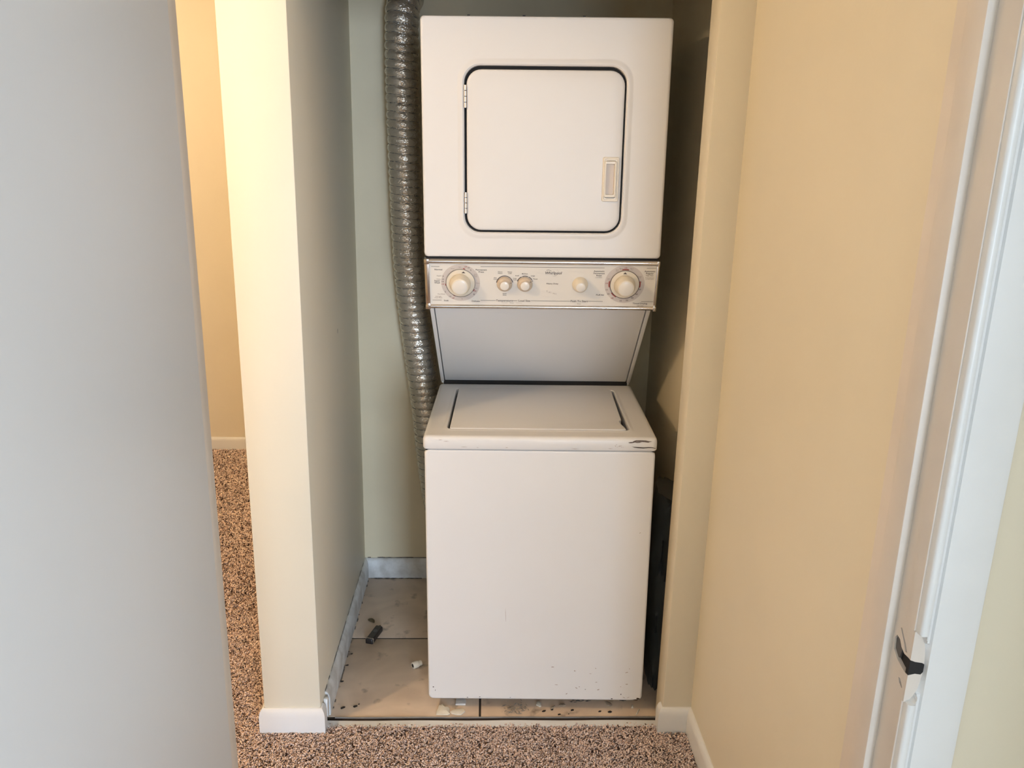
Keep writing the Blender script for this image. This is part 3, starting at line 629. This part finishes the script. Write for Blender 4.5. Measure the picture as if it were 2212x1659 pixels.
    # door: gap wider along the top
    g = 0.0050; cz2 = dcz-0.0018; w2, h2 = dw-g, dh-g-0.0018
    sec = [(w2, h2, 0.036, YD+0.014), (w2, h2, 0.036, YD+0.0025), (w2-0.0008, h2-0.0008, 0.0355, YD+0.0002), (w2-0.0028, h2-0.0028, 0.034, YD-0.0012), (w2-0.007, h2-0.007, 0.031, YD-0.0020), (w2-0.03, h2-0.03, 0.03, YD-0.0024), (0.10, 0.10, 0.03, YD-0.0026)]
    door = MB().loft([xz(rrect(a, b, r, 8, dcx+0.0008, cz2), y) for a, b, r, y in sec]).build('dryer_door', 'enamel', root, smooth=50)
    for zc, hz in ((1.6495, 0.027), (1.396, 0.0265)):
        n = 4; step = 2*hz/n
        hb = None
        for k in range(n):
            z0 = zc-hz+k*step+0.0008; z1 = z0+step-0.0016
            MB().tube([(-0.1956, YD-0.0016, z0), (-0.1956, YD-0.0016, z1)], 0.0042, 12).build('hinge_knuckle', 'chrome', door)
    # recessed handle
    hx, hz, hw_, hh_ = 0.1660, 1.4568, 0.0203, 0.0537
    sec = [(hw_, hh_, 0.004, YD-0.0020), (hw_, hh_, 0.004, YD-0.0060), (hw_-0.001, hh_-0.001, 0.0035, YD-0.0072), (hw_-0.0045, hh_-0.0045, 0.003, YD-0.0075), (hw_-0.0055, hh_-0.0055, 0.0025, YD-0.0062),
           (hw_-0.0075, hh_-0.008, 0.003, YD-0.0062), (hw_-0.0085, hh_-0.009, 0.003, YD-0.0030), (hw_-0.0092, hh_-0.0100, 0.003, YD-0.0010)]
    MB().loft([xz(rrect(a, b, r, 3, hx, hz), y) for a, b, r, y in sec], False, True).build('handle_surround', 'plastic', door)
    sec = [(0.0155, 0.0440, 0.003, YD-0.0055), (0.0152, 0.0437, 0.003, YD-0.0098), (0.0142, 0.0427, 0.003, YD-0.0108), (0.0105, 0.0375, 0.002, YD-0.0104), (0.0098, 0.0368, 0.002, YD-0.0030)]
    MB().loft([xz(rrect(a, b, r, 3, hx-0.0018, hz+0.0005), y) for a, b, r, y in sec], False, False).build('handle_grip', 'plastic', door)
    MB().loft([xz(rrect(0.0100, 0.0370, 0.002, 3, hx-0.0018, hz+0.0005), y) for y in (YD-0.0034, YD-0.0036)]).build('handle_cup', 'knobtan', door)
    for x in (-0.1867, -0.0548, 0.0892):
        MB().box(x-0.0035, x+0.0035, YD+0.004, YD+0.010, ZD1-0.001, ZD1+0.0022).build('panel_clip', 'rubber', df, bevel=0.0008)
    return root
appliance()
# ------------------------------------------------------------------ foil vent duct
def catmull(P, n):
    P = [Vector(p) for p in P]; Q = [P[0]*2-P[1]]+P+[P[-1]*2-P[-2]]; out = []
    for i in range(1, len(Q)-2):
        for k in range(n):
            t = k/n; a, b, c, d = Q[i-1], Q[i], Q[i+1], Q[i+2]
            out.append(0.5*((2*b)+(c-a)*t+(2*a-5*b+4*c-d)*t*t+(3*b-a-3*c+d)*t**3))
    out.append(P[-1]); return out
def duct():
    path = catmull([(-0.318, 0.745, 1.962), (-0.320, 0.715, 1.961), (-0.323, 0.684, 1.945), (-0.327, 0.664, 1.910), (-0.329, 0.658, 1.85), (-0.330, 0.662, 1.70), (-0.326, 0.668, 1.45), (-0.319, 0.674, 1.20), (-0.306, 0.682, 1.02),
                    (-0.287, 0.690, 0.85), (-0.270, 0.694, 0.70), (-0.257, 0.695, 0.56), (-0.243, 0.695, 0.42), (-0.222, 0.695, 0.30), (-0.18, 0.695, 0.19), (-0.11, 0.695, 0.12), (-0.02, 0.695, 0.10)], 30)
    # resample by length
    d = [0]
    for a, b in zip(path, path[1:]): d.append(d[-1]+(b-a).length)
    tot = d[-1]; step = 0.0027; n = int(tot/step); pts = []; j = 0
    for k in range(n+1):
        s = tot*k/n
        while j < len(d)-2 and d[j+1] < s: j += 1
        t = (s-d[j])/max(1e-9, d[j+1]-d[j]); pts.append(path[j].lerp(path[j+1], t))
    NS = 48; pitch = 0.0245; loops = []; wire = []
    N = Vector((1, 0, 0))
    for k, p in enumerate(pts):
        t = (pts[min(k+1, n)]-pts[max(k-1, 0)]).normalized(); N = (N-t*N.dot(t)).normalized(); B = t.cross(N); s = tot*k/n
        ring = []
        for i in range(NS):
            th = 6.28318*i/NS; ph = s/pitch+th/6.28318+0.10*noise.noise((s*14, 0, 3.3))
            w_ = abs(math.sin(math.pi*ph)); dirv = N*math.cos(th)+B*math.sin(th)
            q = p*55.0+dirv*2.6
            cr = noise.noise(q)*0.0016+noise.noise(q*2.3)*0.0009
            r = 0.0456+0.0058*w_**0.55+cr*w_
            ring.append(tuple(p+dirv*r))
        loops.append(ring)
        wire.append((p, N.copy(), B.copy(), s))
    o = MB().loft(loops, False, False).build('vent_duct', 'foil', smooth=80, weld=False)
    # the wire coil lies in the valleys of the pleats
    cp = []
    turns = tot/pitch
    m = int(turns*20)
    for q in range(m):
        ph = q/20.0                      # s/pitch + th/2pi = integer
        s = ph*pitch; k = min(n, int(s/tot*n)); p, Nn, B, _ = wire[k]; p2 = wire[min(n, k+1)][0]; fr = s/tot*n-k; p = p.lerp(p2, max(0, min(1, fr)))
        th = -6.28318*ph
        # solve valley: s/pitch + th/2pi integer -> th = -2pi*s/pitch
        cp.append(tuple(p+(Nn*math.cos(th)+B*math.sin(th))*0.0475))
    MB().tube(cp, 0.0009, 5).build('wire_coil', 'darkgrey', o)
    tag(o, 'ribbed silver foil vent duct running down the closet back wall', 'duct')
    return o
duct()

# ------------------------------------------------------------------ things lying on the closet floor
def blob(outline, z0, thick, fnz=None, crown=0.0):
    n = len(outline); cx = sum(p[0] for p in outline)/n; cy = sum(p[1] for p in outline)/n
    loops = []
    for sc, z in ((0.93, z0), (1.0, z0+thick*0.4), (0.96, z0+thick), (0.5, z0+thick+crown*0.8)):
        loops.append([(cx+(x-cx)*sc, cy+(y-cy)*sc, z+(fnz(x, y) if fnz else 0)) for x, y in outline])
    return MB().loft(loops)
def debris():
    # dark oblong plastic piece with a pale seam near one end and a broken tongue at the other
    ax = Vector((0.0255, 0.0870, 0)); L = ax.length; ax.normalize(); sd = Vector((ax.y, -ax.x, 0)); c0 = Vector((-0.4285, 0.3115, 0.0))
    F = lambda a, b, z: tuple(c0+ax*a+sd*b+Vector((0, 0, z)))
    e = empty('plastic_fitting', tuple(c0)); Fl = lambda a, b, z: tuple(ax*a+sd*b+Vector((0, 0, z)))
    MB().loft([[Fl(a, b, z) for a, b in pts] for z, pts in ((0.0, rrect(L*0.46, 0.0125, 0.003, 3, L*0.50, 0)), (0.012, rrect(L*0.46, 0.0125, 0.003, 3, L*0.50, 0)), (0.0165, rrect(L*0.44, 0.0100, 0.003, 3, L*0.50, 0)))]).build('body', 'burnt', e)
    MB().prism([(L*0.10, -0.0134), (L*0.13, -0.0134), (L*0.13, 0.0134), (L*0.10, 0.0134)], lambda p, t: Fl(p[0], p[1], t), 0.0, 0.0172).build('pale_seam', 'chipdk', e, bevel=0.0008)
    MB().prism([(L*0.94, -0.009), (L*1.13, -0.004), (L*1.12, -0.002), (L*0.94, -0.003)], lambda p, t: Fl(p[0], p[1], t), 0.004, 0.009).build('tongue', 'leaf', e, bevel=0.0006)
    MB().loft([[Fl(L*0.60+0.008*math.cos(R(a)), 0.007*math.sin(R(a)), z) for a in range(0, 360, 30)] for z in (0.0160, 0.0172)]).build('round_stud', 'darkgrey', e)
    tag(e, 'black oblong plastic piece lying across the joint between floor tiles', 'plastic piece')
    # dry leaf
    ol = [(-0.012, 0.010), (-0.0135, 0.004), (-0.011, -0.003), (-0.004, -0.009), (0.004, -0.014), (0.011, -0.0175), (0.0115, -0.008), (0.009, 0.002), (0.003, 0.0095), (-0.005, 0.0125)]
    o = blob([(-0.4365+x, 0.449+y) for x, y in ol], 0.0008, 0.0012, lambda x, y: 0.10*abs(y-0.449-(x+0.4365)*-1.0), 0.003).build('dry_leaf', 'leaf')
    tag(o, 'small curled brown leaf lying behind the black plastic piece', 'leaf')
    # cream hose ring
    e = empty('hose_fitting', (-0.266, 0.190, 0.0)); mb = MB(); n = 20
    mb.loft([[(h, r*math.cos(6.2832*i/n), 0.0112+r*math.sin(6.2832*i/n)) for i in range(n)] for r, h in ((0.006, -0.013), (0.0095, -0.013), (0.0105, -0.011), (0.0105, 0.004), (0.0085, 0.006), (0.0085, 0.016), (0.006, 0.016))], True, True)
    mb.build('collar', 'plastic', e)
    MB().loft([[(h, 0.0058*math.cos(6.2832*i/n), 0.0112+0.0058*math.sin(6.2832*i/n)) for i in range(n)] for h in (-0.0134, -0.0128)]).build('bore_shade', 'dark', e)  # black disc painted as the shade inside the ring's hole
    e.rotation_euler = (0, 0, R(35))
    tag(e, 'small cream plastic hose fitting on the tile against the washer side', 'fitting')
    # paint chips in front of the washer
    def chip(name, c, ol, th, m, label, crown=0.002, tiltf=None):
        o = blob([(c[0]+x, c[1]+y) for x, y in ol], 0.0006, th, tiltf, crown).build(name, m, smooth=25); tag(o, label, 'paint chip'); return o
    chip('paint_chip', (-0.1745, -0.010), [(-0.019, -0.022), (0.014, -0.024), (0.020, -0.019), (0.017, -0.012), (0.018, 0.003), (0.013, 0.011), (0.006, 0.012), (-0.004, 0.023), (-0.009, 0.018), (-0.013, 0.018), (-0.016, 0.004), (-0.019, -0.008)], 0.0022, 'chip', 'broad cream paint flake with a jagged peak by the track', 0.004, lambda x, y: 0.10*max(0, y+0.010))
    chip('paint_chip', (-0.1335, -0.018), [(-0.021, -0.002), (-0.017, -0.010), (0.0, -0.016), (0.010, -0.016), (0.021, -0.002), (0.018, 0.008), (0.013, 0.012), (-0.002, 0.010), (-0.013, 0.006)], 0.0032, 'chip', 'long pointed cream paint flake beside the broad jagged flake', 0.002)
    chip('paint_chip', (-0.1260, 0.0215), [(-0.015, -0.013), (0.014, -0.012), (0.015, 0.004), (0.012, 0.012), (-0.014, 0.012)], 0.0060, 'trim', 'small white rectangular flake under the washer front edge', 0.001)
    chip('paint_chip', (0.0970, 0.0130), [(-0.008, -0.004), (0.002, -0.012), (0.006, -0.010), (0.007, 0.006), (0.001, 0.012), (-0.006, 0.009)], 0.0030, 'chip', 'little bent cream flake standing beside grey leaf crumbs')
    chip('paint_chip', (0.1360, 0.0000), [(-0.008, -0.006), (0.000, -0.006), (0.008, 0.004), (0.006, 0.008), (-0.003, 0.002)], 0.0016, 'chipdk', 'thin tan sliver between two little flakes under the washer')
    chip('paint_chip', (0.1630, 0.0090), [(-0.009, -0.003), (0.001, -0.008), (0.010, -0.002), (0.007, 0.006), (-0.004, 0.008)], 0.0026, 'chipdk', 'dull tan rounded flake under the washer front')
    chip('paint_chip', (0.2990, 0.0120), [(-0.011, 0.010), (-0.006, -0.004), (0.004, -0.008), (0.009, -0.004), (0.004, 0.006), (-0.004, 0.013)], 0.0030, 'chipdk', 'tan folded flake with a dark hollow under washer right end')
    chip('paint_chip', (0.3740, -0.020), [(-0.006, -0.012), (-0.002, -0.012), (0.009, 0.010), (0.006, 0.012)], 0.0020, 'chip', 'thin pale splinter on the track by the right baseboard')
    chip('paint_chip', (0.3640, 0.0020), [(-0.004, -0.006), (0.002, -0.006), (0.004, 0.006), (-0.002, 0.006)], 0.0024, 'chip', 'tiny pale crumb behind the thin splinter by the track')
    # dark crumbs
    for k, (x, y, s) in enumerate(((0.152, -0.030, 0.0035), (0.268, -0.018, 0.0040), (0.2960, -0.020, 0.0048), (0.110, -0.016, 0.0050), (0.1790, -0.028, 0.002), (0.1330, -0.010, 0.003), (0.1900, -0.012, 0.004), (-0.4580, 0.000, 0.006), (-0.4230, 0.006, 0.0055), (-0.4150, 0.016, 0.0025), (-0.478, 0.20, 0.004), (-0.474, 0.26, 0.003), (-0.480, 0.12, 0.004))):
        rr = random.Random(k); ol = [(x+s*1.3*rr.uniform(0.6, 1.1)*math.cos(R(a))+s*0.5*math.sin(R(a)), y+s*rr.uniform(0.6, 1.1)*math.sin(R(a))) for a in range(0, 360, 45)]
        tag(blob(ol, 0.0004, s*0.35, None, s*0.2).build('dirt_crumb', 'burnt'), ('tiny dark crumb on the tile against the closet left baseboard' if y > 0.1 else 'tiny dark crumb on the bare tile left of the washer' if x < -0.3 else 'tiny dark crumb on the tile between track and washer'), 'crumb', 'dark crumbs scattered on the closet tiles')
    # heap of grey leaf fragments
    mb = MB(); rr = random.Random(21)
    for k in range(70):
        x, y = rr.gauss(0.030, 0.017), rr.gauss(-0.010, 0.011); l, wd, a = rr.uniform(0.005, 0.013), rr.uniform(0.0012, 0.0030), rr.uniform(0, 3.14); z = 0.0006+rr.random()*0.005
        if y < -0.033: y = -0.030
        c, s = math.cos(a), math.sin(a); pts = [(-l/2, 0, 0), (0, -wd/2, 0.0006), (l/2, 0, rr.uniform(0, 0.003)), (0, wd/2, 0.0012)]
        low = [(x+c*p[0]-s*p[1], y+s*p[0]+c*p[1], z+p[2]) for p in pts]
        mb.loft([low, [(p[0], p[1], p[2]+0.0007) for p in low]])
    o = mb.build('leaf_litter', 'straw', smooth=0, weld=False); tag(o, 'heap of grey leaf crumbs on the tile in front of the washer', 'leaf litter', kind='stuff')
    mb = MB()
    for k in range(34):
        x, y = rr.uniform(0.19, 0.245), rr.uniform(0.020, 0.045); l, wd, a = rr.uniform(0.005, 0.012), rr.uniform(0.0012, 0.003), rr.uniform(-0.4, 0.4); z = 0.0006+rr.random()*0.003
        c, s = math.cos(a), math.sin(a); low = [(x+c*p[0]-s*p[1], y+s*p[0]+c*p[1], z) for p in ((-l/2, 0), (0, -wd/2), (l/2, 0), (0, wd/2))]
        mb.loft([low, [(p[0], p[1], p[2]+0.0007) for p in low]])
    o = mb.build('leaf_litter', 'darkgrey', smooth=0, weld=False); tag(o, 'dark dusty litter in the shade under the washer', 'leaf litter', kind='stuff')
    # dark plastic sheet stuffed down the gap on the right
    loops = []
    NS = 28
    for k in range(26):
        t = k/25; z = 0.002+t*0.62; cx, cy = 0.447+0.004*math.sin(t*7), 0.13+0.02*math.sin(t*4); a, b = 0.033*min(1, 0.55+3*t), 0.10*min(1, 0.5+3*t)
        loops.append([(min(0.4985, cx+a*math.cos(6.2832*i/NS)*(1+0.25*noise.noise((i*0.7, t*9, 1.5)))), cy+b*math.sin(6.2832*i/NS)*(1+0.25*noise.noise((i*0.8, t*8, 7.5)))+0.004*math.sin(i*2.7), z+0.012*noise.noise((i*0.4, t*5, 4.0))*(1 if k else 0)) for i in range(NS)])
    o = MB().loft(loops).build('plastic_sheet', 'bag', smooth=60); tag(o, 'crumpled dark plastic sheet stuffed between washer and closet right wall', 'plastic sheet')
debris()

# ------------------------------------------------------------------ lamps
def lamp(loc, m, label):
    e = empty('ceiling_light', (loc[0], loc[1], H)); n = 28; dz = loc[2]-H
    MB().loft([[(r*math.cos(6.2832*i/n), r*math.sin(6.2832*i/n), z) for i in range(n)] for r, z in ((0.075, 0.0), (0.075, -0.012), (0.060, -0.020), (0.022, -0.024), (0.020, dz+0.062))]).build('base_plate', 'trim', e)
    mb = MB(); mb.loft([[(max(0.0005, 0.055*math.sin(R(a)))*math.cos(6.2832*i/n), max(0.0005, 0.055*math.sin(R(a)))*math.sin(6.2832*i/n), dz+0.055*math.cos(R(a))) for i in range(n)] for a in range(20, 181, 16)], True, True)
    mb.build('bulb', m, e)
    tag(e, label, 'ceiling light')
lamp(HALL_LAMP, 'glass', 'bare globe bulb on the hall ceiling outside the closet')
lamp(ROOM_LAMP, 'glass2', 'bare globe bulb on the ceiling of the room behind the partition')
